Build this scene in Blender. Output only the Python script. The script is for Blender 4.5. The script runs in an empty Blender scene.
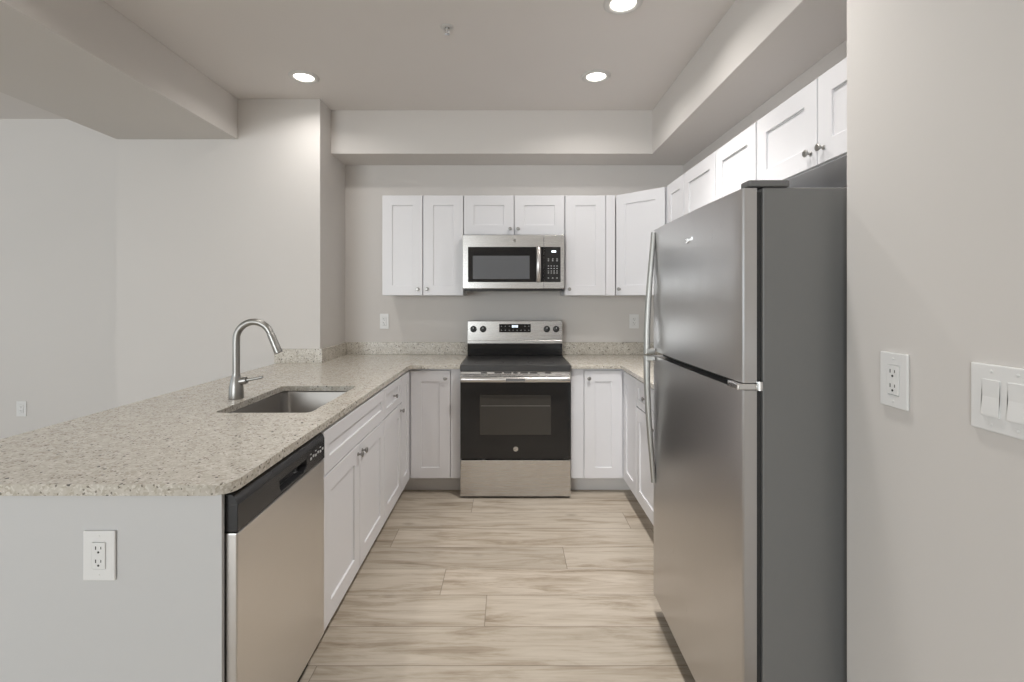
import bpy, bmesh, math, random
from mathutils import Vector, Matrix

scene = bpy.context.scene
COL = scene.collection
PI = math.pi

# ------------------------------------------------------------------ camera
F = 490.0                      # focal length in pixels of the 1024-wide frame
CX, CY = 510.0, 298.5          # vanishing point
ZC = 1.37                      # eye height
cam_data = bpy.data.cameras.new('camera')
cam = bpy.data.objects.new('camera', cam_data)
COL.objects.link(cam)
cam.location = (0, 0, ZC)
cam.rotation_euler = (PI / 2, 0, 0)
cam_data.sensor_width = 36.0
cam_data.lens = 36.0 * F / 1024.0
cam_data.shift_x = (512 - CX) / 1024.0
cam_data.shift_y = -(341 - CY) / 1024.0
cam_data.clip_start = 0.02
scene.camera = cam

# ------------------------------------------------------------------ world and exposure
world = bpy.data.worlds.new('world')
scene.world = world
world.use_nodes = True
bg = world.node_tree.nodes['Background']
bg.inputs[0].default_value = (0.80, 0.90, 1.0, 1)
bg.inputs[1].default_value = 1.0
scene.view_settings.view_transform = 'Standard'
scene.view_settings.look = 'None'
scene.view_settings.exposure = 0.10
scene.view_settings.gamma = 1.0
scene.view_settings.use_curve_mapping = False
scene.cycles.max_bounces = 10
scene.cycles.diffuse_bounces = 6
scene.cycles.glossy_bounces = 5
scene.cycles.use_denoising = True
scene.cycles.sample_clamp_indirect = 6.0
scene.cycles.caustics_reflective = False
scene.cycles.caustics_refractive = False


def area(name, loc, target, sx, sy, power, color=(1, 1, 1), spread=180, shape='RECTANGLE'):
    l = bpy.data.lights.new(name, 'AREA')
    l.shape = shape
    l.size = sx
    if shape == 'RECTANGLE':
        l.size_y = sy
    l.energy = power
    l.color = color
    l.spread = math.radians(spread)
    o = bpy.data.objects.new(name, l)
    COL.objects.link(o)
    o.location = loc
    d = Vector(target) - Vector(loc)
    o.rotation_euler = d.to_track_quat('-Z', 'Y').to_euler()
    return o


# daylight through window_1 at left; the rear lamp and its window are added fill
area('daylight_left', (-6.35, 0.6, 1.45), (0, 0.6, 1.45), 2.6, 1.9, 22, (0.82, 0.93, 1.0))
area('rear_fill', (-3.5, -5.85, 1.40), (-3.2, 0, 1.40), 3.2, 2.1, 215, (0.92, 0.975, 1.0))  # added frontal fill from behind the camera

# ------------------------------------------------------------------ materials


def new_mat(name):
    m = bpy.data.materials.new(name)
    m.use_nodes = True
    nt = m.node_tree
    return m, nt, nt.nodes['Principled BSDF']


def L(nt, a, b):
    nt.links.new(a, b)


def paint(name, col, rough=0.6, bump=0.02, scale=250, spec=0.5):
    m, nt, b = new_mat(name)
    tc = nt.nodes.new('ShaderNodeTexCoord')
    n = nt.nodes.new('ShaderNodeTexNoise')
    n.inputs['Scale'].default_value = scale
    n.inputs['Detail'].default_value = 2
    L(nt, tc.outputs['Object'], n.inputs['Vector'])
    big = nt.nodes.new('ShaderNodeTexNoise')
    big.inputs['Scale'].default_value = 1.3
    L(nt, tc.outputs['Object'], big.inputs['Vector'])
    mx = nt.nodes.new('ShaderNodeMix')
    mx.data_type = 'RGBA'
    mx.inputs[6].default_value = (*[c * 0.975 for c in col], 1)
    mx.inputs[7].default_value = (*[min(1, c * 1.02) for c in col], 1)
    L(nt, big.outputs['Fac'], mx.inputs[0])
    L(nt, mx.outputs[2], b.inputs['Base Color'])
    bp = nt.nodes.new('ShaderNodeBump')
    bp.inputs['Strength'].default_value = bump
    bp.inputs['Distance'].default_value = 0.002
    L(nt, n.outputs['Fac'], bp.inputs['Height'])
    L(nt, bp.outputs['Normal'], b.inputs['Normal'])
    b.inputs['Roughness'].default_value = rough
    b.inputs['Specular IOR Level'].default_value = spec
    return m


def metal(name, col, rough, stretch=(1, 1, 60), amount=0.10, metallic=1.0, bump=0.0):
    """brushed metal: fine streaks drawn out along one axis"""
    m, nt, b = new_mat(name)
    tc = nt.nodes.new('ShaderNodeTexCoord')
    mp = nt.nodes.new('ShaderNodeMapping')
    mp.inputs['Scale'].default_value = stretch
    L(nt, tc.outputs['Object'], mp.inputs['Vector'])
    n = nt.nodes.new('ShaderNodeTexNoise')
    n.inputs['Scale'].default_value = 6
    n.inputs['Detail'].default_value = 4
    L(nt, mp.outputs['Vector'], n.inputs['Vector'])
    mr = nt.nodes.new('ShaderNodeMapRange')
    mr.inputs['To Min'].default_value = max(0.02, rough - amount)
    mr.inputs['To Max'].default_value = rough + amount
    L(nt, n.outputs['Fac'], mr.inputs['Value'])
    L(nt, mr.outputs['Result'], b.inputs['Roughness'])
    b.inputs['Base Color'].default_value = (*col, 1)
    b.inputs['Metallic'].default_value = metallic
    if bump:
        bp = nt.nodes.new('ShaderNodeBump')
        bp.inputs['Strength'].default_value = bump
        bp.inputs['Distance'].default_value = 0.001
        L(nt, n.outputs['Fac'], bp.inputs['Height'])
        L(nt, bp.outputs['Normal'], b.inputs['Normal'])
    return m


def plain(name, col, rough=0.5, metallic=0.0, spec=0.5, emit=None, strength=0.0):
    m, nt, b = new_mat(name)
    tc = nt.nodes.new('ShaderNodeTexCoord')
    n = nt.nodes.new('ShaderNodeTexNoise')
    n.inputs['Scale'].default_value = 40
    L(nt, tc.outputs['Object'], n.inputs['Vector'])
    mr = nt.nodes.new('ShaderNodeMapRange')
    mr.inputs['To Min'].default_value = rough * 0.9
    mr.inputs['To Max'].default_value = min(1, rough * 1.1)
    L(nt, n.outputs['Fac'], mr.inputs['Value'])
    L(nt, mr.outputs['Result'], b.inputs['Roughness'])
    b.inputs['Base Color'].default_value = (*col, 1)
    b.inputs['Metallic'].default_value = metallic
    b.inputs['Specular IOR Level'].default_value = spec
    if emit:
        b.inputs['Emission Color'].default_value = (*emit, 1)
        b.inputs['Emission Strength'].default_value = strength
    return m


def ramp(nt, stops, interp='LINEAR'):
    r = nt.nodes.new('ShaderNodeValToRGB')
    r.color_ramp.interpolation = interp
    e = r.color_ramp.elements
    while len(e) < len(stops):
        e.new(0.5)
    for el, (p, c) in zip(e, stops):
        el.position = p
        el.color = (*c, 1) if len(c) == 3 else c
    return r


def mixc(nt, fac, a, b, mode='MIX'):
    mx = nt.nodes.new('ShaderNodeMix')
    mx.data_type = 'RGBA'
    mx.blend_type = mode
    for sock, v in ((mx.inputs[0], fac), (mx.inputs[6], a), (mx.inputs[7], b)):
        if hasattr(v, 'is_linked'):
            L(nt, v, sock)
        elif isinstance(v, tuple):
            sock.default_value = (*v, 1)
        else:
            sock.default_value = v
    return mx.outputs[2]


def math_(nt, op, a, b=None, c=None):
    n = nt.nodes.new('ShaderNodeMath')
    n.operation = op
    for s, v in zip(n.inputs, (a, b, c)):
        if v is None:
            continue
        if hasattr(v, 'is_linked'):
            L(nt, v, s)
        else:
            s.default_value = v
    return n.outputs[0]


def granite(name):
    """pale cream granite: cloudy cream and tan ground, olive and black flecks"""
    m, nt, b = new_mat(name)
    tc = nt.nodes.new('ShaderNodeTexCoord')
    co = tc.outputs['Object']

    def noise(scale, detail=3, rough=0.55, dist=0.0):
        n = nt.nodes.new('ShaderNodeTexNoise')
        n.inputs['Scale'].default_value = scale
        n.inputs['Detail'].default_value = detail
        n.inputs['Roughness'].default_value = rough
        n.inputs['Distortion'].default_value = dist
        L(nt, co, n.inputs['Vector'])
        return n.outputs['Fac']
    warp = nt.nodes.new('ShaderNodeTexNoise')
    warp.inputs['Scale'].default_value = 55
    L(nt, co, warp.inputs['Vector'])
    add = nt.nodes.new('ShaderNodeVectorMath')
    add.operation = 'MULTIPLY_ADD'
    L(nt, warp.outputs['Color'], add.inputs[0])
    add.inputs[1].default_value = (0.016, 0.016, 0.016)
    L(nt, co, add.inputs[2])

    def cells(scale):
        v = nt.nodes.new('ShaderNodeTexVoronoi')
        v.inputs['Scale'].default_value = scale
        L(nt, add.outputs[0], v.inputs['Vector'])
        sep = nt.nodes.new('ShaderNodeSeparateColor')
        L(nt, v.outputs['Color'], sep.inputs[0])
        return v.outputs['Distance'], sep.outputs[0], sep.outputs[1]
    base = ramp(nt, [(0.30, (0.46, 0.42, 0.36)), (0.50, (0.57, 0.535, 0.475)), (0.72, (0.66, 0.63, 0.575))])
    L(nt, noise(26, 5, 0.65), base.inputs[0])
    d1, r1, g1 = cells(170)
    # small tan grains
    tan = math_(nt, 'GREATER_THAN', r1, 0.80)
    c = mixc(nt, math_(nt, 'MULTIPLY', tan, 0.5), base.outputs[0], (0.38, 0.335, 0.26))
    lite = math_(nt, 'LESS_THAN', r1, 0.18)
    c = mixc(nt, math_(nt, 'MULTIPLY', lite, 0.6), c, (0.76, 0.73, 0.68))
    # dark flecks
    d2, r2, g2 = cells(105)
    fl = math_(nt, 'MULTIPLY', math_(nt, 'GREATER_THAN', r2, 0.80), math_(nt, 'LESS_THAN', d2, 0.36))
    c = mixc(nt, math_(nt, 'MULTIPLY', fl, 0.78), c, (0.125, 0.105, 0.08))
    d3, r3, g3 = cells(62)
    fl2 = math_(nt, 'MULTIPLY', math_(nt, 'GREATER_THAN', r3, 0.89), math_(nt, 'LESS_THAN', d3, 0.27))
    c = mixc(nt, math_(nt, 'MULTIPLY', fl2, 0.9), c, (0.05, 0.045, 0.04))
    L(nt, c, b.inputs['Base Color'])
    b.inputs['Roughness'].default_value = 0.22
    b.inputs['Specular IOR Level'].default_value = 0.45
    return m


def planks(name, y0, w):
    m, nt, b = new_mat(name)
    tc = nt.nodes.new('ShaderNodeTexCoord')
    sp = nt.nodes.new('ShaderNodeSeparateXYZ')
    L(nt, tc.outputs['Object'], sp.inputs[0])
    x, y = sp.outputs[0], sp.outputs[1]
    v = math_(nt, 'DIVIDE', math_(nt, 'SUBTRACT', y, y0), w)
    row = math_(nt, 'FLOOR', v)
    fv = math_(nt, 'FRACT', v)
    # where the board ends fall in each row of boards
    ends = [-.107, -.324, .29, -.66, .72, -.248, .1, .5, -.3, .2, -.72, .74]
    k = len(ends)
    vals = [(-j / 1.5) % 1.0 for j in ends]
    wn = ramp(nt, [(i / k, (a, a, a)) for i, a in enumerate(vals)], 'CONSTANT')
    md = math_(nt, 'FLOORED_MODULO', row, float(k))
    L(nt, math_(nt, 'DIVIDE', math_(nt, 'ADD', md, 0.5), float(k)), wn.inputs[0])
    u = math_(nt, 'DIVIDE', math_(nt, 'MULTIPLY_ADD', wn.outputs[0], 1.5, x), 1.5)
    pk = math_(nt, 'FLOOR', u)
    fu = math_(nt, 'FRACT', u)
    cb = nt.nodes.new('ShaderNodeCombineXYZ')
    L(nt, row, cb.inputs[0])
    L(nt, pk, cb.inputs[1])
    w2 = nt.nodes.new('ShaderNodeTexWhiteNoise')
    w2.noise_dimensions = '2D'
    L(nt, cb.outputs[0], w2.inputs['Vector'])
    rnd = w2.outputs['Value']
    # grain coordinates: long in x, each plank from another place of the log
    g = nt.nodes.new('ShaderNodeCombineXYZ')
    L(nt, math_(nt, 'MULTIPLY', x, 1.0), g.inputs[0])
    L(nt, math_(nt, 'MULTIPLY', y, 8.0), g.inputs[1])
    L(nt, math_(nt, 'MULTIPLY', rnd, 37.0), g.inputs[2])

    def noise(vec, scale, detail, rough, dist=0.0):
        n = nt.nodes.new('ShaderNodeTexNoise')
        n.inputs['Scale'].default_value = scale
        n.inputs['Detail'].default_value = detail
        n.inputs['Roughness'].default_value = rough
        n.inputs['Distortion'].default_value = dist
        L(nt, vec, n.inputs['Vector'])
        return n.outputs['Fac']
    n1 = noise(g.outputs[0], 2.1, 9, 0.66, 0.6)
    base = ramp(nt, [(0.29, (0.23, 0.185, 0.135)), (0.42, (0.385, 0.33, 0.265)), (0.53, (0.485, 0.432, 0.365)), (0.75, (0.55, 0.502, 0.435))])
    L(nt, n1, base.inputs[0])
    g2 = nt.nodes.new('ShaderNodeCombineXYZ')
    L(nt, math_(nt, 'MULTIPLY', x, 2.5), g2.inputs[0])
    L(nt, math_(nt, 'MULTIPLY', y, 75.0), g2.inputs[1])
    L(nt, math_(nt, 'MULTIPLY', rnd, 91.0), g2.inputs[2])
    n2 = noise(g2.outputs[0], 1.6, 3, 0.6)
    fine = ramp(nt, [(0.25, (0.87, 0.855, 0.835)), (0.6, (1.0, 1.0, 1.0))])
    L(nt, n2, fine.inputs[0])
    c = mixc(nt, 1.0, base.outputs[0], fine.outputs[0], 'MULTIPLY')
    tone = ramp(nt, [(0.0, (0.88, 0.87, 0.85)), (0.5, (1.0, 0.99, 0.97)), (1.0, (1.09, 1.08, 1.07))])
    L(nt, rnd, tone.inputs[0])
    c = mixc(nt, 1.0, c, tone.outputs[0], 'MULTIPLY')
    # knots
    vo = nt.nodes.new('ShaderNodeTexVoronoi')
    vo.inputs['Scale'].default_value = 1.0
    g3 = nt.nodes.new('ShaderNodeCombineXYZ')
    L(nt, math_(nt, 'MULTIPLY', x, 2.2), g3.inputs[0])
    L(nt, math_(nt, 'MULTIPLY', y, 5.0), g3.inputs[1])
    L(nt, g3.outputs[0], vo.inputs['Vector'])
    kn = ramp(nt, [(0.0, (1, 1, 1)), (0.05, (0.6, 0.6, 0.6)), (0.11, (0, 0, 0))])
    L(nt, vo.outputs['Distance'], kn.inputs[0])
    sepc = nt.nodes.new('ShaderNodeSeparateColor')
    L(nt, vo.outputs['Color'], sepc.inputs[0])
    kf = math_(nt, 'MULTIPLY', kn.outputs[0], math_(nt, 'GREATER_THAN', sepc.outputs[0], 0.62))
    c = mixc(nt, math_(nt, 'MULTIPLY', kf, 0.5), c, (0.13, 0.095, 0.06))
    # seams
    e1 = math_(nt, 'LESS_THAN', math_(nt, 'MINIMUM', fv, math_(nt, 'SUBTRACT', 1.0, fv)), 0.009)
    e2 = math_(nt, 'LESS_THAN', math_(nt, 'MINIMUM', fu, math_(nt, 'SUBTRACT', 1.0, fu)), 0.0012)
    e = math_(nt, 'MAXIMUM', e1, e2)
    c = mixc(nt, math_(nt, 'MULTIPLY', e, 0.6), c, (0.13, 0.105, 0.08))
    L(nt, c, b.inputs['Base Color'])
    b.inputs['Roughness'].default_value = 0.42
    b.inputs['Specular IOR Level'].default_value = 0.4
    bp = nt.nodes.new('ShaderNodeBump')
    bp.inputs['Strength'].default_value = 0.08
    bp.inputs['Distance'].default_value = 0.001
    L(nt, n2, bp.inputs['Height'])
    L(nt, bp.outputs['Normal'], b.inputs['Normal'])
    return m


M = {}
M['wall'] = paint('wall paint', (0.685, 0.658, 0.632), 0.7)
M['ceil'] = paint('ceiling paint', (0.77, 0.74, 0.72), 0.8)
M['cab'] = paint('cabinet lacquer', (0.75, 0.748, 0.77), 0.38, 0.004)
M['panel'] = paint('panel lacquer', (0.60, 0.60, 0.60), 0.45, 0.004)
M['plate'] = plain('white plastic', (0.80, 0.80, 0.795), 0.35)
M['slot'] = plain('slot black', (0.02, 0.02, 0.02), 0.6)
M['granite'] = granite('cream granite')
M['floor'] = planks('oak planks', 2.046, 0.218)
M['steel'] = metal('brushed steel', (0.60, 0.58, 0.56), 0.30, (60, 1, 1), 0.05)
M['steel_x'] = metal('brushed steel horizontal', (0.60, 0.585, 0.57), 0.27, (1, 1, 160), 0.025)
M['fridge_steel'] = metal('fridge steel', (0.57, 0.56, 0.56), 0.30, (1, 60, 1), 0.05)
M['dw_steel'] = metal('dishwasher steel', (0.74, 0.72, 0.70), 0.33, (1, 1, 60), 0.05)
M['sink_steel'] = metal('sink steel', (0.36, 0.345, 0.33), 0.30, (40, 1, 1), 0.06)
M['handle'] = metal('satin handle metal', (0.45, 0.45, 0.43), 0.42, (1, 1, 30), 0.05)
M['nickel'] = metal('satin nickel', (0.36, 0.352, 0.335), 0.36, (1, 1, 30), 0.05)
M['chrome'] = metal('chrome', (0.75, 0.75, 0.75), 0.12, (1, 1, 1), 0.03)
M['fridge_side'] = paint('fridge grey enamel', (0.19, 0.19, 0.187), 0.42, 0.05, 700)
M['gasket'] = plain('gasket', (0.03, 0.03, 0.03), 0.6)
M['hinge_cover'] = plain('grey plastic', (0.16, 0.16, 0.16), 0.5)
M['black'] = plain('black plastic', (0.03, 0.03, 0.032), 0.25)
M['black_glass'] = plain('black glass', (0.012, 0.012, 0.013), 0.08, spec=0.5)
M['cooktop'] = plain('cooktop glass', (0.028, 0.028, 0.029), 0.30, spec=0.8)
M['ring'] = plain('burner ring', (0.06, 0.06, 0.06), 0.25)
M['oven_window'] = plain('oven window', (0.045, 0.042, 0.038), 0.12)
M['mw_window'] = plain('microwave window', (0.12, 0.125, 0.135), 0.16, spec=0.6)
M['rack'] = plain('rack wire', (0.16, 0.15, 0.14), 0.4)
M['mark'] = plain('printed marks', (0.55, 0.55, 0.55), 0.5)
M['digits'] = plain('lit digits', (0.8, 0.85, 0.9), 0.4, emit=(0.8, 0.9, 1.0), strength=1.6)
M['trim_ring'] = plain('trim ring enamel', (0.68, 0.67, 0.65), 0.4)
M['lens'] = plain('light lens', (0.9, 0.9, 0.88), 0.4, emit=(1.0, 0.965, 0.91), strength=5.0)
M['toe'] = paint('toe kick lacquer', (0.70, 0.69, 0.68), 0.5, 0.004)

# ------------------------------------------------------------------ mesh helpers
WORLD = {}      # object name -> world location of its origin


class Frame:
    """u runs along a cabinet face, n out of it, z up"""

    def __init__(self, o=(0, 0, 0), u=(1, 0, 0), n=(0, -1, 0)):
        self.o, self.u, self.n = Vector(o), Vector(u).normalized(), Vector(n).normalized()

    def __call__(self, u, n, z):
        return self.o + self.u * u + self.n * n + Vector((0, 0, z))


WF = Frame((0, 0, 0), (1, 0, 0), (0, 1, 0))      # plain world axes


class MB:
    def __init__(self, fr=WF):
        self.bm = bmesh.new()
        self.fr = fr

    def V(self, p):
        return self.bm.verts.new(self.fr(*p))

    def box(self, u0, u1, n0, n1, z0, z1):
        c = [self.V((u, n, z)) for z in (z0, z1) for n in (n0, n1) for u in (u0, u1)]
        for f in ((0, 1, 3, 2), (4, 5, 7, 6), (0, 1, 5, 4), (2, 3, 7, 6), (0, 2, 6, 4), (1, 3, 7, 5)):
            self.bm.faces.new([c[i] for i in f])
        return self

    def prism(self, pts, axis, a0, a1):
        """closed polygon pts drawn in the two other axes, extruded along axis (0 u, 1 n, 2 z)"""
        def mk(p, a):
            q = list(p)
            q.insert(axis, a)
            return self.V(q)
        A = [mk(p, a0) for p in pts]
        B = [mk(p, a1) for p in pts]
        self.bm.faces.new(A)
        self.bm.faces.new(B)
        k = len(pts)
        for i in range(k):
            self.bm.faces.new([A[i], A[(i + 1) % k], B[(i + 1) % k], B[i]])
        return self

    def shaker(self, u0, u1, z0, z1, n0, n1, rail=0.075, rec=0.008):
        """slab with a sunk flat centre panel"""
        r = min(rail, (u1 - u0) * 0.36, (z1 - z0) * 0.36)

        def rect(a0, a1, b0, b1, n):
            return [self.V((a0, n, b0)), self.V((a1, n, b0)), self.V((a1, n, b1)), self.V((a0, n, b1))]
        ba = rect(u0, u1, z0, z1, n0)
        fo = rect(u0, u1, z0, z1, n1)
        fi = rect(u0 + r, u1 - r, z0 + r, z1 - r, n1)
        pi = rect(u0 + r, u1 - r, z0 + r, z1 - r, n1 - rec)
        nf = self.bm.faces.new
        nf(ba)
        nf(pi)
        for i in range(4):
            j = (i + 1) % 4
            nf([ba[i], ba[j], fo[j], fo[i]])
            nf([fo[i], fo[j], fi[j], fi[i]])
            nf([fi[i], fi[j], pi[j], pi[i]])
        return self

    def plate(self, outer, hole, axis, a0, a1, depth=None):
        """flat plate of outline outer with a hole; depth: close the hole at that depth instead of cutting through"""
        def mk(p, a):
            q = list(p)
            q.insert(axis, a)
            return self.V(q)

        def ring(pts, a):
            vs = [mk(p, a) for p in pts]
            es = [self.bm.edges.new((vs[i], vs[(i + 1) % len(vs)])) for i in range(len(vs))]
            return vs, es
        o1, e1 = ring(outer, a1)
        h1, g1 = ring(hole, a1)
        bmesh.ops.triangle_fill(self.bm, use_beauty=True, use_dissolve=False, edges=e1 + g1)
        o0, e0 = ring(outer, a0)
        if depth is None:
            h0, g0 = ring(hole, a0)
            bmesh.ops.triangle_fill(self.bm, use_beauty=True, use_dissolve=False, edges=e0 + g0)
        else:
            self.bm.faces.new(o0)
            h0 = [mk(p, a1 - depth if a1 > a0 else a1 + depth) for p in hole]
            self.bm.faces.new(h0)
        for A, B in ((o0, o1), (h0, h1)):
            k = len(A)
            for i in range(k):
                self.bm.faces.new([A[i], A[(i + 1) % k], B[(i + 1) % k], B[i]])
        return self

    def lathe(self, prof, c, d, seg=20, cap=True):
        """profile (radius, height) turned about direction d from point c (frame coordinates)"""
        o = self.fr(*c)
        d = (self.fr.u * d[0] + self.fr.n * d[1] + Vector((0, 0, d[2]))).normalized()
        a = d.orthogonal().normalized()
        b = d.cross(a)
        rows = []
        for r, h in prof:
            rows.append([self.bm.verts.new(o + d * h + (a * math.cos(t) + b * math.sin(t)) * max(r, 1e-5))
                         for t in (2 * PI * i / seg for i in range(seg))])
        for A, B in zip(rows, rows[1:]):
            for i in range(seg):
                j = (i + 1) % seg
                self.bm.faces.new([A[i], A[j], B[j], B[i]])
        if cap:
            self.bm.faces.new(rows[0])
            self.bm.faces.new(rows[-1])
        return self

    def tube(self, pts, radii, seg=16, sx=1.0, up=None):
        """round or oval tube along points (frame coordinates)"""
        P = [self.fr(*p) for p in pts]
        k = len(P)
        if not isinstance(radii, (list, tuple)):
            radii = [radii] * k
        ref = Vector(up) if up else None
        rows = []
        prev = None
        for i in range(k):
            t = (P[min(i + 1, k - 1)] - P[max(i - 1, 0)]).normalized()
            if ref is not None:
                a = (ref - t * ref.dot(t)).normalized()
            elif prev is None:
                a = t.orthogonal().normalized()
            else:
                a = (prev - t * prev.dot(t)).normalized()
            prev = a
            b = t.cross(a)
            rows.append([self.bm.verts.new(P[i] + (a * math.cos(q) * sx + b * math.sin(q)) * radii[i])
                         for q in (2 * PI * j / seg for j in range(seg))])
        for A, B in zip(rows, rows[1:]):
            for i in range(seg):
                j = (i + 1) % seg
                self.bm.faces.new([A[i], A[j], B[j], B[i]])
        self.bm.faces.new(rows[0])
        self.bm.faces.new(rows[-1])
        return self

    def build(self, name, mat, parent=None, bevel=0.0, seg=2, smooth=None, kind=None, label=None, origin=None):
        bmesh.ops.recalc_face_normals(self.bm, faces=self.bm.faces)
        off = Vector(origin) if origin else (WORLD[parent.name] if parent else Vector((0, 0, 0)))
        for v in self.bm.verts:
            v.co -= off
        me = bpy.data.meshes.new(name)
        if smooth is not None:
            for f in self.bm.faces:
                f.smooth = True
            for e in self.bm.edges:
                if len(e.link_faces) == 2 and e.calc_face_angle(0) > math.radians(smooth):
                    e.smooth = False
        self.bm.to_mesh(me)
        self.bm.free()
        me.materials.append(M[mat] if isinstance(mat, str) else mat)
        o = bpy.data.objects.new(name, me)
        COL.objects.link(o)
        if parent:
            o.parent = parent
        else:
            o.location = off
        WORLD[o.name] = off.copy()
        if bevel:
            b = o.modifiers.new('bevel', 'BEVEL')
            b.width = bevel
            b.segments = seg
            b.limit_method = 'ANGLE'
            b.angle_limit = math.radians(35)
            b.harden_normals = False
        if kind:
            o['kind'] = kind
        if label:
            o['label'] = label
        return o


def thing(name, loc, label, cat, group=None):
    o = bpy.data.objects.new(name, None)
    o.empty_display_size = 0.05
    COL.objects.link(o)
    o.location = loc
    WORLD[o.name] = Vector(loc)
    tag(o, label, cat, group)
    return o


def tag(o, label, cat, group=None):
    o['label'] = label
    o['category'] = cat
    if group:
        o['group'] = group
    return o


def rrect(x0, x1, y0, y1, r, seg=6):
    pts = []
    for cx, cy, a0 in ((x1 - r, y1 - r, 0), (x0 + r, y1 - r, 90), (x0 + r, y0 + r, 180), (x1 - r, y0 + r, 270)):
        for i in range(seg + 1):
            a = math.radians(a0 + 90 * i / seg)
            pts.append((cx + r * math.cos(a), cy + r * math.sin(a)))
    return pts


# ------------------------------------------------------------------ sizes of the place
H = 2.80            # ceiling
YB = 4.044          # kitchen back wall
XR = 1.43           # kitchen right wall
CH_Y, CH_X0, CH_X1 = 3.51, -2.817, -1.36     # boxed wall chase left of the kitchen
YU = YB - 0.324     # face of the wall cabinets' doors (back run)
YD = 3.415          # face of the base cabinets' doors (back run)
XL, XRD = -0.699, 0.79                       # faces of the base doors, left and right runs
XU = 1.09           # face of the wall cabinets' doors (right run)
CT = 0.91           # counter top
SOF = 2.469         # underside of the soffit
BEAM = 2.51
NEAR_X, NEAR_Y = 0.88, 1.283                 # near right wall and its far end
X0, Y0 = -6.5, -6.0                          # outer walls of the living area

# ------------------------------------------------------------------ setting
MB().box(X0 - .1, 2.0, Y0 - .1, YB + .1, -0.1, 0).build('floor', 'floor', kind='structure')
MB().box(X0 - .1, 2.0, Y0 - .1, YB + .1, H, H + 0.1).build('ceiling', 'ceil', kind='structure')
MB().box(CH_X1 - 0.2, XR + .1, YB, YB + 0.1, 0, H).build('wall_back', 'wall', kind='structure')
MB().box(CH_X0, CH_X1, CH_Y, YB + 0.1, 0, H).build('wall_chase', 'wall', kind='structure')
MB().box(XR, XR + 0.1, NEAR_Y, YB, 0, H).build('wall_right', 'wall', kind='structure')
MB().box(NEAR_X, XR + 0.1, Y0, NEAR_Y, 0, H).build('wall_near', 'wall', bevel=0.004, kind='structure')
MB().box(X0, CH_X0, 3.90, 4.0, 0, H).build('wall_living', 'wall', kind='structure')
# soffit over the wall cabinets, an L running along the back and right walls
MB().prism([(CH_X1, YB), (XR, YB), (XR, NEAR_Y), (1.08, NEAR_Y), (1.08, YU), (CH_X1, YU)], 2, SOF, H).build(
    'ceiling_soffit', 'wall', bevel=0.003, kind='structure')
MB().box(CH_X0, -1.95, Y0, CH_Y, BEAM, H).build('ceiling_beam', 'wall', bevel=0.003, kind='structure')


def wall_with_window(name, wname, horizontal, at, a0, a1, w0, w1, z0, z1, t):
    fr = Frame((0, at, 0), (1, 0, 0), (0, -1, 0)) if horizontal else Frame((at, 0, 0), (0, 1, 0), (-1, 0, 0))
    MB(fr).plate([(a0, 0), (a1, 0), (a1, H), (a0, H)], [(w0, z0), (w1, z0), (w1, z1), (w0, z1)], 1, 0, t).build(
        name, 'wall', kind='structure')
    m = MB(fr)
    for u0, u1, b0, b1 in ((w0, w0 + .05, z0, z1), (w1 - .05, w1, z0, z1), (w0, w1, z0, z0 + .05), (w0, w1, z1 - .05, z1),
                           ((w0 + w1) / 2 - .025, (w0 + w1) / 2 + .025, z0, z1)):
        m.box(u0, u1, t * 0.4, t * 0.8, b0, b1)
    m.build(wname, 'panel', kind='structure')


wall_with_window('wall_left', 'window_1', False, X0, Y0, 3.9, -0.7, 1.9, 0.5, 2.4, 0.1)
wall_with_window('wall_rear', 'added_window', True, Y0, X0, NEAR_X, -5.3, -1.7, 0.3, 2.5, 0.1)  # unseen rear window, added to carry the frontal fill

# ------------------------------------------------------------------ cabinets
KNOB = [(0.008, 0), (0.008, 0.003), (0.0045, 0.006), (0.0045, 0.013), (0.010, 0.017), (0.013, 0.020), (0.0135, 0.023), (0.011, 0.026), (0.004, 0.027)]


def knob(fr, u, z, n, parent):
    m = MB(fr)
    m.lathe(KNOB, (u, n, z), (0, 1, 0), 16)
    m.build('knob', 'nickel', parent, smooth=40)


def door(fr, root, u0, u1, z0, z1, kn=None, name='door', g=0.0022, rail=0.075):
    """shaker front standing on the carcass face (n = -0.019 .. 0)"""
    d = MB(fr).shaker(u0 + g, u1 - g, z0 + g, z1 - g, -0.018, 0.0, rail).build(name, 'cab', root, bevel=0.0015)
    if kn:
        knob(fr, kn[0], kn[1], 0.0, d)
    return d


def carcass(fr, root, u0, u1, z0, z1, depth, toe=False):
    b0 = z0
    MB(fr).box(u0 + .0005, u1 - .0005, -depth, -0.0195, b0, z1).build('carcass', 'cab', root, bevel=0.001)
    if toe:
        MB(fr).box(u0 + .0005, u1 - .0005, -depth + 0.01, -0.095, 0, b0 - .0005).build('toe_kick', 'toe', root)


GU, GB = 'white wall cabinets around the kitchen', 'white base cabinets around the kitchen'
FB = Frame((0, YU, 0), (1, 0, 0), (0, -1, 0))        # wall cabinets on the back wall
UZ0, UZ1 = 1.393, 2.155
DU = 0.319


def fr_thing(name, fr, u, z, label, cat, group=None):
    return thing(name, fr(u, -0.15, z), label, cat, group)


c = fr_thing('wall_cabinet', FB, -0.66, UZ0, 'tall white two-door wall cabinet left of the microwave', 'cabinet', GU)
carcass(FB, c, -0.972, -0.3535, UZ0, UZ1, DU)
door(FB, c, -0.972, -0.664, UZ0, UZ1, (-0.699, UZ0 + 0.048))
door(FB, c, -0.660, -0.3535, UZ0, UZ1, (-0.628, UZ0 + 0.048))

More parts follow.
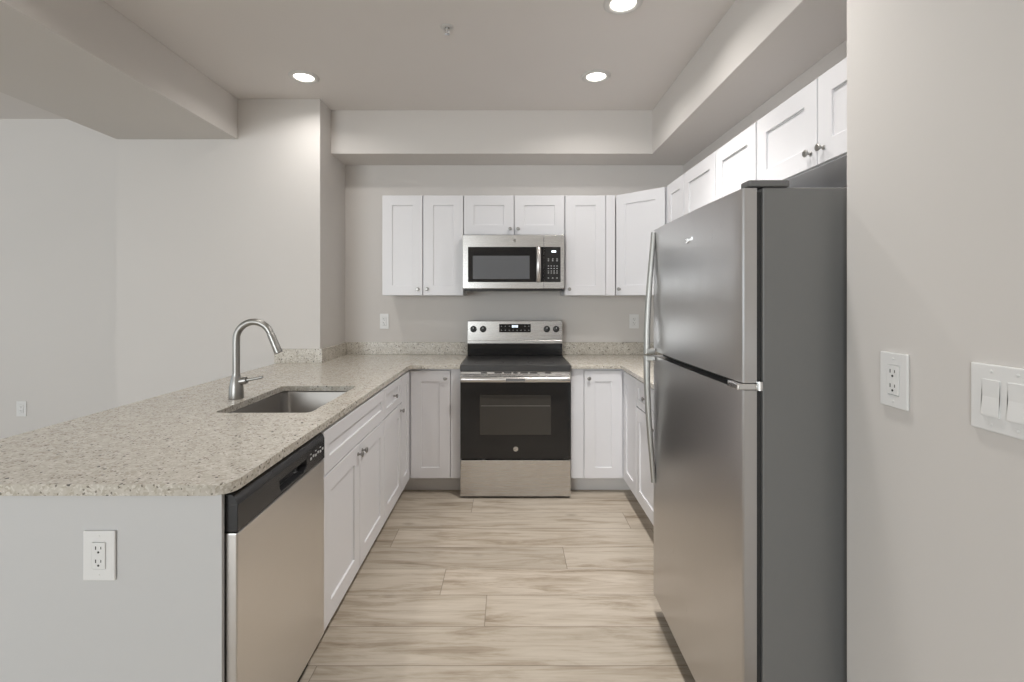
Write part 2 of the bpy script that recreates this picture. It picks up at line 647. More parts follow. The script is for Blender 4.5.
c = fr_thing('wall_cabinet', FB, 0.03, 1.852, 'low white two-door wall cabinet directly above the microwave', 'cabinet', GU)
carcass(FB, c, -0.3525, 0.4145, 1.852, UZ1, DU)
door(FB, c, -0.3515, 0.031, 1.852, UZ1, (0.001, 1.897))
door(FB, c, 0.033, 0.4145, 1.852, UZ1, (0.061, 1.897))

c = fr_thing('wall_cabinet', FB, 0.6, UZ0, 'tall white single-door wall cabinet just right of the microwave', 'cabinet', GU)
carcass(FB, c, 0.4155, 0.7995, UZ0, UZ1, DU)
door(FB, c, 0.4185, 0.727, UZ0, UZ1, (0.449, UZ0 + 0.048))
MB(FB).box(0.729, 0.799, -0.0185, -0.001, UZ0, UZ1).build('filler_strip', 'cab', c, bevel=0.001)

# diagonal corner cabinet
pA, pB = Vector((0.801, YU, 0)), Vector((XU, 3.432, 0))
ud = (pB - pA).normalized()
nd = Vector((ud.y, -ud.x, 0))
FDG = Frame(pA, ud, nd)
LD = (pB - pA).length
c = thing('wall_cabinet', (1.2, 3.8, UZ0), 'white angled corner wall cabinet with one wide door', 'cabinet', GU)
inn = 0.0195
q0, q1 = FDG(0.008, -inn, 0), FDG(LD - 0.008, -inn, 0)
MB().prism([(q0.x, q0.y), (q1.x, q1.y), (XR - .004, q1.y + 0.0), (XR - .004, YB - .004), (q0.x, YB - .004)], 2, UZ0, UZ1).build('carcass', 'cab', c)
door(FDG, c, 0.003, LD - 0.003, UZ0, UZ1, (0.040, UZ0 + 0.048))

FR = Frame((XU, 0, 0), (0, -1, 0), (-1, 0, 0))       # wall cabinets on the right wall; u = -Y


def right_upper(y0, y1, z0, doors, label):
    c = thing('wall_cabinet', (XU + .15, (y0 + y1) / 2, z0), label, 'cabinet', GU)
    carcass(FR, c, -y1, -y0, z0, UZ1, DU)
    for a, b, kn in doors:
        door(FR, c, -b, -a, z0, UZ1, kn)
    return c


right_upper(3.075, 3.424, UZ0, [(3.078, 3.40, None)], 'narrow white wall cabinet beside the angled corner cabinet, partly behind the refrigerator')
right_upper(2.172, 3.068, UZ0, [(2.604, 3.066, (-2.64, UZ0 + .048)), (2.174, 2.60, (-2.565, UZ0 + .048))],
            'wide white two-door wall cabinet on the right wall, half hidden behind the refrigerator')
right_upper(1.316, 2.166, 1.842, [(1.740, 2.165, (-1.775, 1.895)), (1.317, 1.738, (-1.702, 1.895))],
            'low white two-door wall cabinet directly above the refrigerator')

# base cabinets ------------------------------------------------------
BZ0, BZ1 = 0.115, 0.879
DB = 0.605
FL = Frame((XL, 0, 0), (0, 1, 0), (1, 0, 0))         # left run, u = Y, facing +X
FBB = Frame((0, YD, 0), (1, 0, 0), (0, -1, 0))       # back run
FRR = Frame((XRD, 0, 0), (0, -1, 0), (-1, 0, 0))     # right run, u = -Y
# sink base
c = thing('base_cabinet', (XL - .3, 2.28, 0), 'wide white sink base cabinet beside the dishwasher, one long false front over two doors', 'cabinet', GB)
ya, yb, ym = 1.838, 2.724, 2.283
m = MB(FL)
for u0, u1, n0, n1, z0, z1 in ((ya + .001, ya + .019, -DB, -.0195, BZ0, BZ1), (yb - .019, yb - .001, -DB, -.0195, BZ0, BZ1),
                               (ya + .019, yb - .019, -DB, -DB + .012, BZ0, BZ1), (ya + .019, yb - .019, -DB + .012, -.0195, BZ0, BZ0 + .018),
                               (ya + .019, yb - .019, -.045, -.0195, .70, BZ1), (ym - .02, ym + .02, -.045, -.0195, BZ0 + .018, .70)):
    m.box(u0, u1, n0, n1, z0, z1)
m.build('carcass', 'cab', c)
MB(FL).box(ya + .001, yb - .001, -DB + .01, -.095, 0, BZ0 - .0005).build('toe_kick', 'toe', c)
door(FL, c, ya, yb, 0.700, 0.868, None, 'false_front')
door(FL, c, ya, ym, BZ0, 0.697, (ym - .032, 0.655))
door(FL, c, ym, yb, BZ0, 0.697, (ym + .032, 0.655))
# drawer base
c = thing('base_cabinet', (XL - .3, 2.94, 0), 'white base cabinet with small drawer over a door, between sink cabinet and corner', 'cabinet', GB)
carcass(FL, c, 2.726, 3.158, BZ0, BZ1, DB, True)
door(FL, c, 2.726, 3.158, 0.700, 0.868, (2.94, 0.785), 'drawer', rail=0.045)
door(FL, c, 2.726, 3.158, BZ0, 0.697, (3.125, 0.655))
# left corner (two doors meeting in the inside corner)
c = thing('corner_base_cabinet', (-1.0, 3.75, 0), 'white corner base cabinet left of the range, two doors meeting in the inside corner', 'cabinet', GB)
cf = .0195
MB().prism([(XL - cf, 3.160), (XL - cf, YD + cf), (-.346, YD + cf), (-.346, YB - .004), (-1.355, YB - .004), (-1.355, CH_Y + .0), (-1.322, CH_Y - .004), (-1.322, 3.160)], 2, BZ0, BZ1).build('carcass', 'cab', c)
MB().prism([(XL - .095, 3.160), (XL - .095, YD + .095), (-.346, YD + .095), (-.346, YD + .115), (XL - .115, YD + .115), (XL - .115, 3.160)], 2, 0, BZ0).build('toe_kick', 'toe', c)
door(FL, c, 3.160, YD - .004, BZ0, 0.868)
door(FBB, c, XL + .004, -0.415, BZ0, 0.868, (-0.450, 0.815))
MB(FBB).box(-.413, -.346, -.0185, -.006, BZ0, BZ1).build('filler_strip', 'cab', c, bevel=.001)
# right corner
c = thing('corner_base_cabinet', (1.1, 3.75, 0), 'white corner base cabinet right of the range, two doors meeting in the inside corner', 'cabinet', GB)
MB().prism([(XRD + cf, 3.072), (XRD + cf, YD + cf), (.426, YD + cf), (.426, YB - .004), (XR - .004, YB - .004), (XR - .004, 3.072)], 2, BZ0, BZ1).build('carcass', 'cab', c)
MB().prism([(XRD + .095, 3.072), (XRD + .095, YD + .095), (.426, YD + .095), (.426, YD + .115), (XRD + .115, YD + .115), (XRD + .115, 3.072)], 2, 0, BZ0).build('toe_kick', 'toe', c)
door(FBB, c, .516, XRD - .004, BZ0, 0.868, (.549, .815))
MB(FBB).box(.426, .513, -.0185, -.006, BZ0, BZ1).build('filler_strip', 'cab', c, bevel=.001)
door(FRR, c, -(YD - .004), -3.072, BZ0, 0.868)
# right drawer base
c = thing('base_cabinet', (1.1, 2.6, 0), 'white base cabinet with drawers and doors on the right run, mostly hidden by the refrigerator', 'cabinet', GB)
carcass(FRR, c, -3.070, -2.17, BZ0, BZ1, DB, True)
for a, b, k in ((2.622, 3.070, -2.655), (2.17, 2.618, -2.585)):
    door(FRR, c, -b, -a, 0.700, 0.868, (-(a + b) / 2, .785), 'drawer', rail=.045)
    door(FRR, c, -b, -a, BZ0, 0.697, (k, .655))

# ------------------------------------------------------------------ peninsula panels
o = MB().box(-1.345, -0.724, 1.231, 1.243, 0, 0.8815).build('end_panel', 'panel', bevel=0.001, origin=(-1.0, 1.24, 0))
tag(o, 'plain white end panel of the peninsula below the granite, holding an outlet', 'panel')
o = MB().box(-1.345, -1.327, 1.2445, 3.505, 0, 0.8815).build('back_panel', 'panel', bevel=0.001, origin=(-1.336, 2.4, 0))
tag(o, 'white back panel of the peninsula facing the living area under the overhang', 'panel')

# ------------------------------------------------------------------ countertops
CTH = 0.028
sx0, sx1, sy0, sy1 = -1.195, -0.805, 1.974, 2.58
ctl = []


def corner(cx, cy, r, a0, a1, k=6):
    return [(cx + r * math.cos(math.radians(a0 + (a1 - a0) * i / k)), cy + r * math.sin(math.radians(a0 + (a1 - a0) * i / k))) for i in range(k + 1)]


XE, YE = -0.692, 3.392
ctl += corner(-1.665 + .04, 1.21 + .04, .04, 180, 270)
ctl += corner(XE - .05, 1.21 + .05, .05, 270, 360)
ctl += corner(XE + .02, YE - .02, .02, 180, 90, 3)
ctl += [(-.3455, YE), (-.3455, YB - .001), (CH_X1 + .001, YB - .001), (CH_X1 + .001, CH_Y - .001), (-1.665, CH_Y - .001)]
top = MB().plate(ctl, rrect(sx0, sx1, sy0, sy1, 0.028), 2, CT - CTH, CT).build('countertop', 'granite', bevel=0.003, origin=(-1.1, 2.4, CT))
tag(top, 'cream speckled granite countertop of the peninsula and left side, with sink cutout', 'countertop')
MB().box(-1.680, CH_X1 + .022, CH_Y - .022, CH_Y - .001, CT, CT + .1).build('backsplash', 'granite', top, bevel=.0015)
MB().box(CH_X1 + .001, CH_X1 + .022, CH_Y - .0, YB - .023, CT, CT + .1).build('backsplash', 'granite', top, bevel=.0015)
MB().box(CH_X1 + .001, -.3455, YB - .022, YB - .001, CT, CT + .1).build('backsplash', 'granite', top, bevel=.0015)
ctr = [(.4225, YE), (.76, YE), (.77, YE - .012), (.77, 2.16), (XR - .001, 2.16), (XR - .001, YB - .001), (.4225, YB - .001)]
topr = MB().prism(ctr, 2, CT - CTH, CT).build('countertop', 'granite', bevel=0.003, origin=(1.0, 3.4, CT))
tag(topr, 'cream speckled granite countertop right of the range, turning toward the refrigerator', 'countertop')
MB().box(.4225, XR - .001, YB - .022, YB - .001, CT, CT + .1).build('backsplash', 'granite', topr, bevel=.0015)
MB().box(XR - .022, XR - .001, 2.16, YB - .023, CT, CT + .1).build('backsplash', 'granite', topr, bevel=.0015)

# ------------------------------------------------------------------ sink
SD = 0.20
sk = thing('sink', ((sx0 + sx1) / 2, (sy0 + sy1) / 2, CT - CTH - SD), 'stainless steel undermount sink set into the granite peninsula', 'sink')
m = MB()
rows = []
for grow, r, z in ((0.03, .04, CT - CTH - .0015), (0.004, .028, CT - CTH - .0015), (0.002, .045, CT - CTH - .006), (-.004, .045, CT - CTH - SD + .03),
                   (-.012, .05, CT - CTH - SD + .008), (-.03, .05, CT - CTH - SD)):
    rows.append([m.V((x, y, z)) for x, y in rrect(sx0 - grow, sx1 + grow, sy0 - grow, sy1 + grow, r, 8)])
for A, B in zip(rows, rows[1:]):
    for i in range(len(A)):
        j = (i + 1) % len(A)
        m.bm.faces.new([A[i], A[j], B[j], B[i]])
m.bm.faces.new(rows[-1])
ob = m.build('basin', 'sink_steel', sk, smooth=50)
so = ob.modifiers.new('thickness', 'SOLIDIFY')
so.thickness = 0.0012
so.offset = 0
MB().lathe([(.001, .0035), (.018, .003), (.022, .001), (.043, .004), (.045, .001), (.045, .0005)], ((sx0 + sx1) / 2, (sy0 + sy1) / 2, CT - CTH - SD + .0008), (0, 0, 1), 24).build('drain', 'chrome', sk, smooth=40)

# ------------------------------------------------------------------ faucet
fx, fy = -1.257, 2.25
fa = thing('faucet', (fx, fy, CT), 'brushed nickel gooseneck pull-down faucet standing behind the sink', 'faucet')
MB().lathe([(.031, .0005), (.0318, .004), (.031, .03), (.029, .06), (.025, .082), (.019, .100), (.0163, .112), (.0163, .118)], (fx, fy, CT), (0, 0, 1), 28).build('body', 'nickel', fa, smooth=50)
pts = [(fx, fy, CT + .115), (fx, fy, CT + .19), (fx, fy, CT + .255)]
ax, az, R = fx + .081, CT + .272, .081
for i in range(1, 17):
    a = PI - i * math.radians(162) / 16
    pts.append((ax + R * math.cos(a), fy, az + R * math.sin(a)))
MB().tube(pts, .0152, 18).build('spout', 'nickel', fa, smooth=60)
e = Vector(pts[-1])
t = (e - Vector(pts[-2])).normalized()
MB().lathe([(.0153, -.004), (.0162, .002), (.0164, .02), (.0172, .06), (.0182, .088), (.0178, .094), (.014, .0955)], tuple(e), (t.x, t.y, t.z), 20).build('spray_head', 'nickel', fa, smooth=50)
h = MB().tube([(fx + .018, fy, CT + .080), (fx + .036, fy, CT + .083), (fx + .048, fy, CT + .085)], [.0175, .0175, .015], 18).build('handle', 'nickel', fa, smooth=50)
MB().tube([(fx + .046, fy, CT + .085), (fx + .075, fy, CT + .090), (fx + .115, fy, CT + .098), (fx + .122, fy, CT + .0995)], [.0075, .006, .0065, .005], 14).build('lever', 'nickel', h, smooth=50)

# ------------------------------------------------------------------ dishwasher
FD = Frame((-0.694, 0, 0), (0, 1, 0), (1, 0, 0))
dw = thing('dishwasher', (-1.0, 1.545, 0), 'stainless steel dishwasher with a black control strip at the near end of the peninsula', 'dishwasher')
d0, d1 = 1.2475, 1.8325
MB(FD).box(d0 + .004, d1 - .004, -.60, -.037, .10, .868).build('tub', 'black', dw)
MB(FD).box(d0, d1, -.035, 0, .118, .772).build('door', 'dw_steel', dw, bevel=.004)
prof_u0, prof_u1 = d0, d1
m = MB(FD)
# control strip: a front slab with a sunk finger pull, and a sloped shoulder above
hp = [(1.475, .800), (1.485, .786), (1.655, .786), (1.672, .800), (1.672, .822), (1.475, .822)]
m.plate([(d0, .775), (d1, .775), (d1, .846), (d0, .846)], hp, 1, -.034, .001, .026)
cp = m.build('control_panel', 'black', dw, bevel=.002)
m = MB(FD)
A = [m.V((d0, n, z)) for n, z in ((-.034, .8462), (.001, .8462), (-.004, .860), (-.014, .870), (-.034, .870))]
B = [m.V((d1, n, z)) for n, z in ((-.034, .8462), (.001, .8462), (-.004, .860), (-.014, .870), (-.034, .870))]
m.bm.faces.new(A)
m.bm.faces.new(B)
for i in range(5):
    m.bm.faces.new([A[i], A[(i + 1) % 5], B[(i + 1) % 5], B[i]])
m.build('shoulder', 'black', cp, smooth=45)
for i in range(6):
    u = 1.70 + i * .021
    MB(FD).box(u, u + .012, .0011, .0022, .808 + .004 * (i % 2), .816 + .004 * (i % 2)).build('button', 'mark', cp)
    if i % 2 == 0:
        MB(FD).box(u, u + .010, .0011, .0018, .826, .829).build('indicator', 'mark', cp)
MB(FD).box(d0 + .004, d1 - .004, -.10, -.06, .0, .099).build('toe_kick', 'black', dw)

# ------------------------------------------------------------------ range
rg = thing('range', (0.038, 3.7, 0), 'stainless steel electric range with black glass cooktop and oven door', 'range')
r0, r1 = -.3405, .4165
YF = 3.356                                     # face of the oven door
MB().box(r0 + .003, r1 - .003, YF + .043, 4.02, .03, .868).build('body', 'black', rg)
for x in (r0 + .03, r1 - .03):
    for y in (YF + .07, 3.96):
        MB().lathe([(.018, .0005), (.018, .004), (.010, .008), (.010, .031)], (x, y, 0), (0, 0, 1), 12).build('leg', 'black', rg)
# cooktop slab
MB().box(r0 - .001, r1 + .001, YF - .004, 3.962, .870, .9125).build('cooktop', 'cooktop', rg, bevel=.005)
ck = [o for o in rg.children][-1]
for x, y, r in ((-.15, 3.51, .105), (.22, 3.51, .095), (-.15, 3.79, .075), (.22, 3.79, .09)):
    MB().lathe([(r - .002, 0), (r - .002, .0006), (r, .0006), (r, 0)], (x, y, .9123), (0, 0, 1), 36, False).build('burner_ring', 'ring', ck)
# vent rail
vr = MB().box(r0, r1, YF + .004, YF + .042, .848, .869).build('vent_rail', 'steel_x', rg, bevel=.002)
for xa, xb in ((225, 270), (325, 380), (395, 450), (462, 495), (515, 570), (585, 640), (695, 740)):
    ua, ub = ((v / 7.314 + 450 - CX) / 146 for v in (xa, xb))
    MB().box(ua, ub, YF + .002, YF + .0045, .856, .8645).build('vent_slot', 'slot', vr)
# oven door
od = MB().box(r0, r1, YF, YF + .04, .270, .845).build('oven_door', 'black_glass', rg, bevel=.003)
MB().box((479.7 - CX) / 146, (551 - CX) / 146, YF - .0015, YF + .001, .437, .709).build('window', 'oven_window', od, bevel=.001)
for z in (.633,):
    MB().box((481 - CX) / 146, (550 - CX) / 146, YF - .0022, YF - .0012, z, z + .004).build('rack', 'rack', od)
MB().box(r0, r1, YF - .004, YF + .02, .800, .846).build('top_trim', 'steel_x', od, bevel=.003)
hd = MB().tube([(r0 + .012, YF - .048, .822), (r0 + .05, YF - .052, .822), (r1 - .05, YF - .052, .822), (r1 - .012, YF - .048, .822)], .0185, 16, sx=.62, up=(0, 1, 0)).build('handle', 'steel_x', od, smooth=50)
for x in (r0 + .035, r1 - .035):
    MB().box(x - .014, x + .014, YF - .046, YF - .003, .810, .834).build('standoff', 'steel_x', hd, bevel=.003)
MB().box(-.028, .102, YF - .0655, YF - .062, .812, .832).build('handle_reflection', 'hinge_cover', hd, bevel=.001)  # dark strip standing in for a reflection on the bar
ex, ez = .0395, .339
em = MB()
em.lathe([(.0165, 0), (.0165, .0015), (.001, .0018)], (ex, YF - .0002, ez), (0, -1, 0), 28)
em = em.build('emblem', 'chrome', od, label='round silver emblem')


def script_mark(cx, y, cz, s, parent):
    """the round monogram: a curl for each letter inside a ring"""
    m = MB()
    ring = [(cx + s * .82 * math.cos(a), y, cz + s * .82 * math.sin(a)) for a in (2 * PI * i / 24 for i in range(25))]
    m.tube(ring, s * .05, 6)
    for sgn in (-1, 1):
        pts = [(cx + s * (.25 * sgn + .30 * math.cos(a) * (1 - i * .015)), y, cz + s * .42 * math.sin(a)) for i, a in ((i, .6 + i * .36) for i in range(16))]
        m.tube(pts, s * .07, 6)
    m.build('monogram', 'slot', parent)


script_mark(ex, YF - .0022, ez, .0155, em)
# bottom drawer
MB().box(r0, r1, YF, YF + .04, .014, .263).build('drawer', 'steel_x', rg, bevel=.004)
# backguard
GY = 3.93
bgd = MB().box(r0 - .001, r1 + .0045, GY, 4.03, .913, 1.19)
bgd = bgd.build('backguard', 'steel_x', rg, bevel=.004)
MB().box(r0, r1 + .0035, GY - .006, GY + .001, .914, 1.008).build('lower_trim', 'black_glass', bgd, bevel=.001)
MB().box(r0 - .001, r1 + .0045, GY - .014, GY + .001, 1.010, 1.036).build('ledge', 'steel_x', bgd, bevel=.003)
sg = F / GY
for px in (473.5, 483.1, 546.8, 556.1):
    kx = (px - CX) / sg
    kz = ZC + (CY - 329.1) / sg
    k = MB().lathe([(.026, 0), (.026, .003), (.0215, .005), (.0195, .022), (.017, .0235), (.001, .024)], (kx, GY - .0003, kz), (0, -1, 0), 24).build('control_knob', 'black', rg, smooth=40)
    MB().box(kx - .0018, kx + .0018, GY - .0258, GY - .0238, kz + .004, kz + .017).build('pointer', 'mark', k)
dp = MB().box((499.2 - CX) / sg, (530.7 - CX) / sg, GY - .003, GY + .001, ZC + (CY - 332.3) / sg, ZC + (CY - 324.0) / sg).build('display', 'black_glass', rg, bevel=.0008)
dx = (515.2 - CX) / sg
dz = ZC + (CY - 326.3) / sg
for i, off in enumerate((-.021, -.009, .005, .017)):
    MB().plate([(dx + off - .0045, dz - .009), (dx + off + .0045, dz - .009), (dx + off + .0045, dz + .009), (dx + off - .0045, dz + .009)],
               [(dx + off - .0015, dz - .006), (dx + off + .0015, dz - .006), (dx + off + .0015, dz + .006), (dx + off - .0015, dz + .006)],
               1, GY - .0042, GY - .0031).build('digit', 'digits', dp)
for r_ in range(2):
    for i in range(8):
        if r_ == 0 and 2 < i < 6:
            continue
        bx = (501.5 + i * 3.9 - CX) / sg
        bz = ZC + (CY - (326.2 + r_ * 4.0)) / sg
        MB().box(bx - .004, bx + .004, GY - .0040, GY - .0029, bz - .002, bz + .002).build('touch_key', 'mark', dp)

# ------------------------------------------------------------------ microwave
sm = 135.0
YM = F / sm


def mx_(px):
    return (px - CX) / sm


def mz_(py):
    return ZC + (CY - py) / sm


mw = thing('microwave', (0.03, YM + .2, mz_(289)), 'stainless steel over-the-range microwave with black door window and keypad', 'microwave')
x0, x1, xs = mx_(462.6), mx_(564.4), mx_(543.9)
z0, z1 = mz_(288.6), mz_(234.6)
MB().box(x0 + .002, x1 - .002, YM + .031, YB - .004, z0 + .002, z1 - .001).build('housing', 'black', mw)
MB().box(x0 + .01, x1 - .01, YM + .02, YB - .02, z0 - .016, z0 + .001).build('vent_base', 'black', mw, bevel=.004)
dr = MB().box(x0, xs - .001, YM, YM + .03, z0, z1 - .002).build('door', 'steel_x', mw, bevel=.003)
MB().box(mx_(468), xs - .0012, YM - .002, YM + .001, mz_(282.1), mz_(246.9)).build('door_glass', 'black_glass', dr, bevel=.001)
MB().box(mx_(472.8), mx_(529.6), YM - .0032, YM - .0015, mz_(279), mz_(255.8)).build('window', 'mw_window', dr, bevel=.0008)
h = MB()
h.tube([(mx_(538.4), YM - .012, mz_(281.5)), (mx_(538.4), YM - .034, mz_(278)), (mx_(538.4), YM - .036, mz_(264)), (mx_(538.4), YM - .034, mz_(250.5)), (mx_(538.4), YM - .012, mz_(247.2))], .017, 14, sx=.6, up=(0, 1, 0))
h.build('handle', 'steel', dr, smooth=50)
em = MB().lathe([(.013, 0), (.013, .0015), (.001, .0018)], (mx_(514.4), YM - .0002, mz_(240.5)), (0, -1, 0), 24).build('emblem', 'chrome', dr, label='round silver emblem')
script_mark(mx_(514.4), YM - .0022, mz_(240.5), .012, em)
cpn = MB().box(xs + .001, x1, YM, YM + .03, z0, z1 - .002).build('control_panel', 'steel_x', mw, bevel=.003)
MB().box(xs + .0015, mx_(560.6), YM - .002, YM + .001, mz_(282.1), mz_(246.9)).build('keypad', 'black_glass', cpn, bevel=.001)
MB().box(mx_(551.5), mx_(556), YM - .003, YM - .0018, mz_(252.4), mz_(250.6)).build('display', 'digits', cpn)
for ry, n_ in ((259, 3), (260.8, 3), (266, 4), (268.5, 4), (271, 4), (273, 4), (278, 3)):
    for i in range(n_):
        kx = mx_(548.4 + i * (8.6 / (n_ - 1)))
        MB().box(kx - .0045, kx + .0045, YM - .0028, YM - .0018, mz_(ry) - .0025, mz_(ry) + .0025).build('key', 'mark', cpn)

# ------------------------------------------------------------------ refrigerator
RX = 0.625
ry0, ry1 = 1.322, 2.15
rf = thing('refrigerator', (1.0, 1.72, 0), 'large stainless steel top-freezer refrigerator with grey sides', 'refrigerator')
MB().box(.684, 1.36, ry0 + .004, ry1 - .004, .045, 1.671).build('body', 'fridge_side', rf, bevel=.004)
for x in (.74, 1.30):
    for y in (ry0 + .06, ry1 - .06):
        MB().lathe([(.02, .0005), (.02, .02), (.012, .022), (.012, .046)], (x, y, 0), (0, 0, 1), 12).build('foot', 'black', rf)
MB().box(.70, .72, ry0 + .02, ry1 - .02, .012, .075).build('kick_grille', 'hinge_cover', rf)
MB().box(.667, .6835, ry0 + .012, ry1 - .012, .10, 1.128).build('gasket', 'gasket', rf)
MB().box(.667, .6835, ry0 + .012, ry1 - .012, 1.146, 1.66).build('gasket', 'gasket', rf)


def fridge_door(name, z0, z1):
    # gently bowed front with rounded edges, drawn in plan and extruded upward
    pts = [(.666, ry0), (.666, ry1)]
    k = 14
    front = []
    for i in range(k + 1):
        t = i / k
        y = ry1 - .010 + (ry0 + .010 - (ry1 - .010)) * t
        front.append((RX + .0 - .006 * (1 - (2 * t - 1) ** 2) + .003, y))
    pts += [(RX + .0075, ry1), (RX + .004, ry1 - .004)] + front + [(RX + .004, ry0 + .004), (RX + .0075, ry0)]
    return MB().prism(pts, 2, z0, z1).build(name, 'fridge_steel', rf, smooth=20)


fd = fridge_door('freezer_door', 1.142, 1.668)
ld = fridge_door('fridge_door', .085, 1.122)
hy = ry1 - .030                                # handles near the far edge


def bow(p, z_a, z_b, name='handle'):
    """bowed bar: flush with the door at z_a, standing off where the two doors meet at z_b"""
    n = 16
    pts, rad = [], []
    for i in range(n + 1):
        t = i / n
        so_ = .029 * math.sin(min(1, t * 1.06) * PI / 2) ** 1.15
        pts.append((RX - .004 - so_, hy, z_a + (z_b - z_a) * t))
        rad.append(.0105 + .004 * t)
    h = MB().tube(pts, rad, 14, sx=1.0, up=(1, 0, 0)).build('handle', 'handle', p, smooth=60)
    zb = (min(z_b, z_b - .022 * (1 if z_b > z_a else -1)), max(z_b, z_b - .022 * (1 if z_b > z_a else -1)))
    MB().box(RX - .040, RX - .001, hy - .016, hy + .016, zb[0], zb[1]).build('bracket', 'handle', h, bevel=.003)


bow(fd, 1.655, 1.131)
bow(ld, .575, 1.1235)
# middle hinge at the near edge
hg = MB().box(.612, .684, ry0 - .003, ry0 + .06, 1.1235, 1.1405).build('hinge', 'chrome', rf, bevel=.003)
MB().lathe([(.009, -.012), (.009, .012)], (.672, ry0 - .004, 1.135), (0, 0, 1), 14).build('hinge_pin', 'chrome', hg)
MB().prism(rrect(.643, .757, ry0 - .002, ry0 + .05, .010, 4), 2, 1.6725, 1.690).build('hinge_cover', 'hinge_cover', rf, bevel=.003)
# small raised badge on the freezer door
FRD = Frame((RX - .0035, 0, 0), (0, -1, 0), (-1, 0, 0))
em = MB(FRD)
lz = ZC + (CY - 240.0) / (F / 1.71)
ring = [(-1.715 + .016 * math.cos(a), .001, lz + .008 * math.sin(a)) for a in (.4 + i * .33 for i in range(17))]
em.tube(ring, [.0008 + .0001 * i for i in range(17)], 6)
em = em.build('emblem', 'chrome', fd, label='small chrome swirl emblem')
for i in range(5):
    u = -1.722 + i * .0105
    MB(FRD).box(u, u + .007, -.0005, .0016, lz - .005, lz + .003 + (.004 if i in (0, 4) else 0)).build('letter', 'chrome', em)

# ------------------------------------------------------------------ outlets and switches


def outlet(fr, u, z, label, w=.0795, h=.124):
    t = thing('wall_outlet', fr(u, 0, z), label, 'outlet', 'white wall outlets')
    m = MB(fr)
    m.plate([(u - w / 2, z - h / 2), (u + w / 2, z - h / 2), (u + w / 2, z + h / 2), (u - w / 2, z + h / 2)],
            rrect(u - .0175, u + .0175, z - .034, z + .034, .003, 3), 1, .0005, .0065, .004)
    m.build('cover_plate', 'plate', t, bevel=.002)
    rc = MB(fr).box(u - .0165, u + .0165, .0026, .0080, z - .033, z + .033)
    rc = rc.build('receptacle', 'plate', t, bevel=.001)
    for dz_ in (.017, -.016):
        MB(fr).box(u - .0078, u - .0054, .0076, .0083, z + dz_ - .001, z + dz_ + .0075).build('slot', 'slot', rc)
        MB(fr).box(u + .0054, u + .0074, .0076, .0083, z + dz_, z + dz_ + .0065).build('slot', 'slot', rc)
        MB(fr).lathe([(.0027, 0), (.0027, .0009)], (u, .0076, z + dz_ - .0075), (0, 1, 0), 10).build('slot', 'slot', rc)
    for dz_ in (.0485, -.0485):
        MB(fr).lathe([(.003, 0), (.003, .0008), (.001, .0012)], (u, .0063, z + dz_), (0, 1, 0), 10).build('screw', 'plate', t)
    return t


FWB = Frame((0, YB, 0), (1, 0, 0), (0, -1, 0))
outlet(FWB, -1.036, 1.182, 'white outlet on the back wall, left of the range above the backsplash', .073, .125)
outlet(FWB, 1.024, 1.182, 'white outlet on the back wall, right of the range above the backsplash', .078, .118)
FPN = Frame((0, 1.231, 0), (1, 0, 0), (0, -1, 0))
outlet(FPN, (101.0 - CX) / 398, ZC + (CY - 554.5) / 398, 'white outlet on the peninsula end panel below the countertop')
FLV = Frame((0, 3.90, 0), (1, 0, 0), (0, -1, 0))
outlet(FLV, (22 - CX) / (F / 3.9), ZC + (CY - 408.7) / (F / 3.9), 'white outlet low on the far living area wall beyond the peninsula', .078, .12)
FNR = Frame((NEAR_X, 0, 0), (0, -1, 0), (-1, 0, 0))
outlet(FNR, -1.1175, 1.184, 'white outlet on the near right wall between refrigerator and light switches')
# double rocker switch
uc, zc_ = -.866, 1.189
sw = thing('light_switch', FNR(uc, 0, zc_), 'white double rocker light switch at the right edge on the near wall', 'switch')
w, h_ = .128, .122
MB(FNR).box(uc - w / 2, uc + w / 2, .0005, .0065, zc_ - h_ / 2, zc_ + h_ / 2).build('cover_plate', 'plate', sw, bevel=.0025)
for du in (-.0235, .0235):
    m = MB(FNR)
    a, b = uc + du - .0165, uc + du + .0165
    pr = [(.0062, -.0335), (.0105, -.0335), (.0105, -.030), (.0075, .002), (.0082, .0335), (.0062, .0335)]
    A = [m.V((a, n, zc_ + z)) for n, z in pr]
    B = [m.V((b, n, zc_ + z)) for n, z in pr]
    m.bm.faces.new(A)
    m.bm.faces.new(B)
    for i in range(len(pr)):
        j = (i + 1) % len(pr)
        m.bm.faces.new([A[i], A[j], B[j], B[i]])
    m.build('rocker', 'plate', sw, bevel=.0008)
    for dz_ in (.0485, -.0485):
        MB(FNR).lathe([(.003, 0), (.003, .0008), (.001, .0012)], (uc + du, .0063, zc_ + dz_), (0, 1, 0), 10).build('screw', 'plate', sw)

# ------------------------------------------------------------------ ceiling things
LAMP_POWER = 11.5


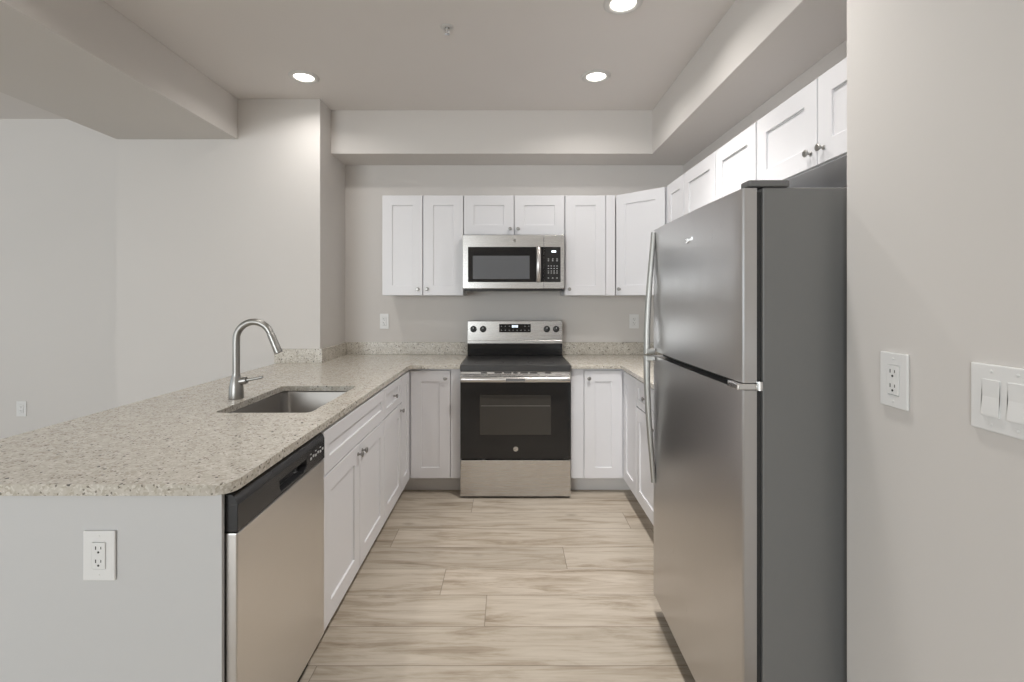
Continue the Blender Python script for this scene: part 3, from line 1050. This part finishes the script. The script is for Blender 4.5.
def downlight(x, y, label, dim=1.0, fill_power=0):
    t = thing('recessed_downlight', (x, y, H), label, 'ceiling light', 'recessed downlights in the ceiling')
    MB().lathe([(.094, -.0005), (.093, -.005), (.084, -.011), (.066, -.009), (.0605, -.003), (.0605, -.0006)], (x, y, H), (0, 0, 1), 40, False).build('trim_ring', 'trim_ring', t, smooth=60)
    MB().lathe([(.060, -.0035), (.04, -.005), (.001, -.006)], (x, y, H), (0, 0, 1), 32, False).build('lens', 'lens', t, smooth=60)
    l = area('downlight_lamp', (x, y, H - .012), (x, y, 0), .10, .10, LAMP_POWER * dim, (1.0, 0.965, 0.925), 152, 'DISK')
    if fill_power:        # extra spot added under the lamp to brighten floor and base doors
        sd = bpy.data.lights.new('fill_spot', 'SPOT')
        sd.energy = fill_power
        sd.color = (1.0, 0.965, 0.925)
        sd.spot_size = math.radians(98)
        sd.spot_blend = 1.0
        sd.shadow_soft_size = 0.05
        so_ = bpy.data.objects.new('fill_spot', sd)
        COL.objects.link(so_)
        so_.location = (x, y, H - .02)
    return t


downlight((304 - CX) / 155, 3.16, 'round recessed ceiling light left, near the wall chase', 0.30)
downlight((596 - CX) / 155.5, 3.15, 'round recessed ceiling light right, near the back soffit', 0.34)
downlight((623 - CX) / 206.6, 2.37, 'round recessed ceiling light right, nearer the viewer at the top edge', 0.5, 120)
downlight(-1.30, 1.55, 'added recessed ceiling light, out of view over the near end of the peninsula', 0.4)  # unseen fixture, added to lighten counter and floor
downlight(0.55, 1.55, 'added recessed ceiling light, out of view, nearest to the refrigerator', 0.2, 45)  # unseen fixture, added to light the near end of the room
sx_, sy_ = -63 / 190, 2.58
sp = thing('fire_sprinkler', (sx_, sy_, H), 'small white pendent fire sprinkler in the ceiling', 'sprinkler')
MB().lathe([(.034, -.0005), (.034, -.002), (.026, -.006), (.012, -.007), (.012, -.0005)], (sx_, sy_, H), (0, 0, 1), 24, False).build('escutcheon', 'trim_ring', sp, smooth=60)
MB().lathe([(.009, -.004), (.009, -.016), (.006, -.018), (.006, -.022)], (sx_, sy_, H), (0, 0, 1), 14).build('nozzle', 'chrome', sp)
m = MB()
for s_ in (-1, 1):
    m.tube([(sx_ + s_ * .008, sy_, H - .016), (sx_ + s_ * .011, sy_, H - .026), (sx_ + s_ * .004, sy_, H - .037)], .0018, 8)
m.build('frame_arm', 'chrome', sp)
MB().lathe([(.013, -.037), (.013, -.0385), (.003, -.040)], (sx_, sy_, H), (0, 0, 1), 16).build('deflector', 'chrome', sp)
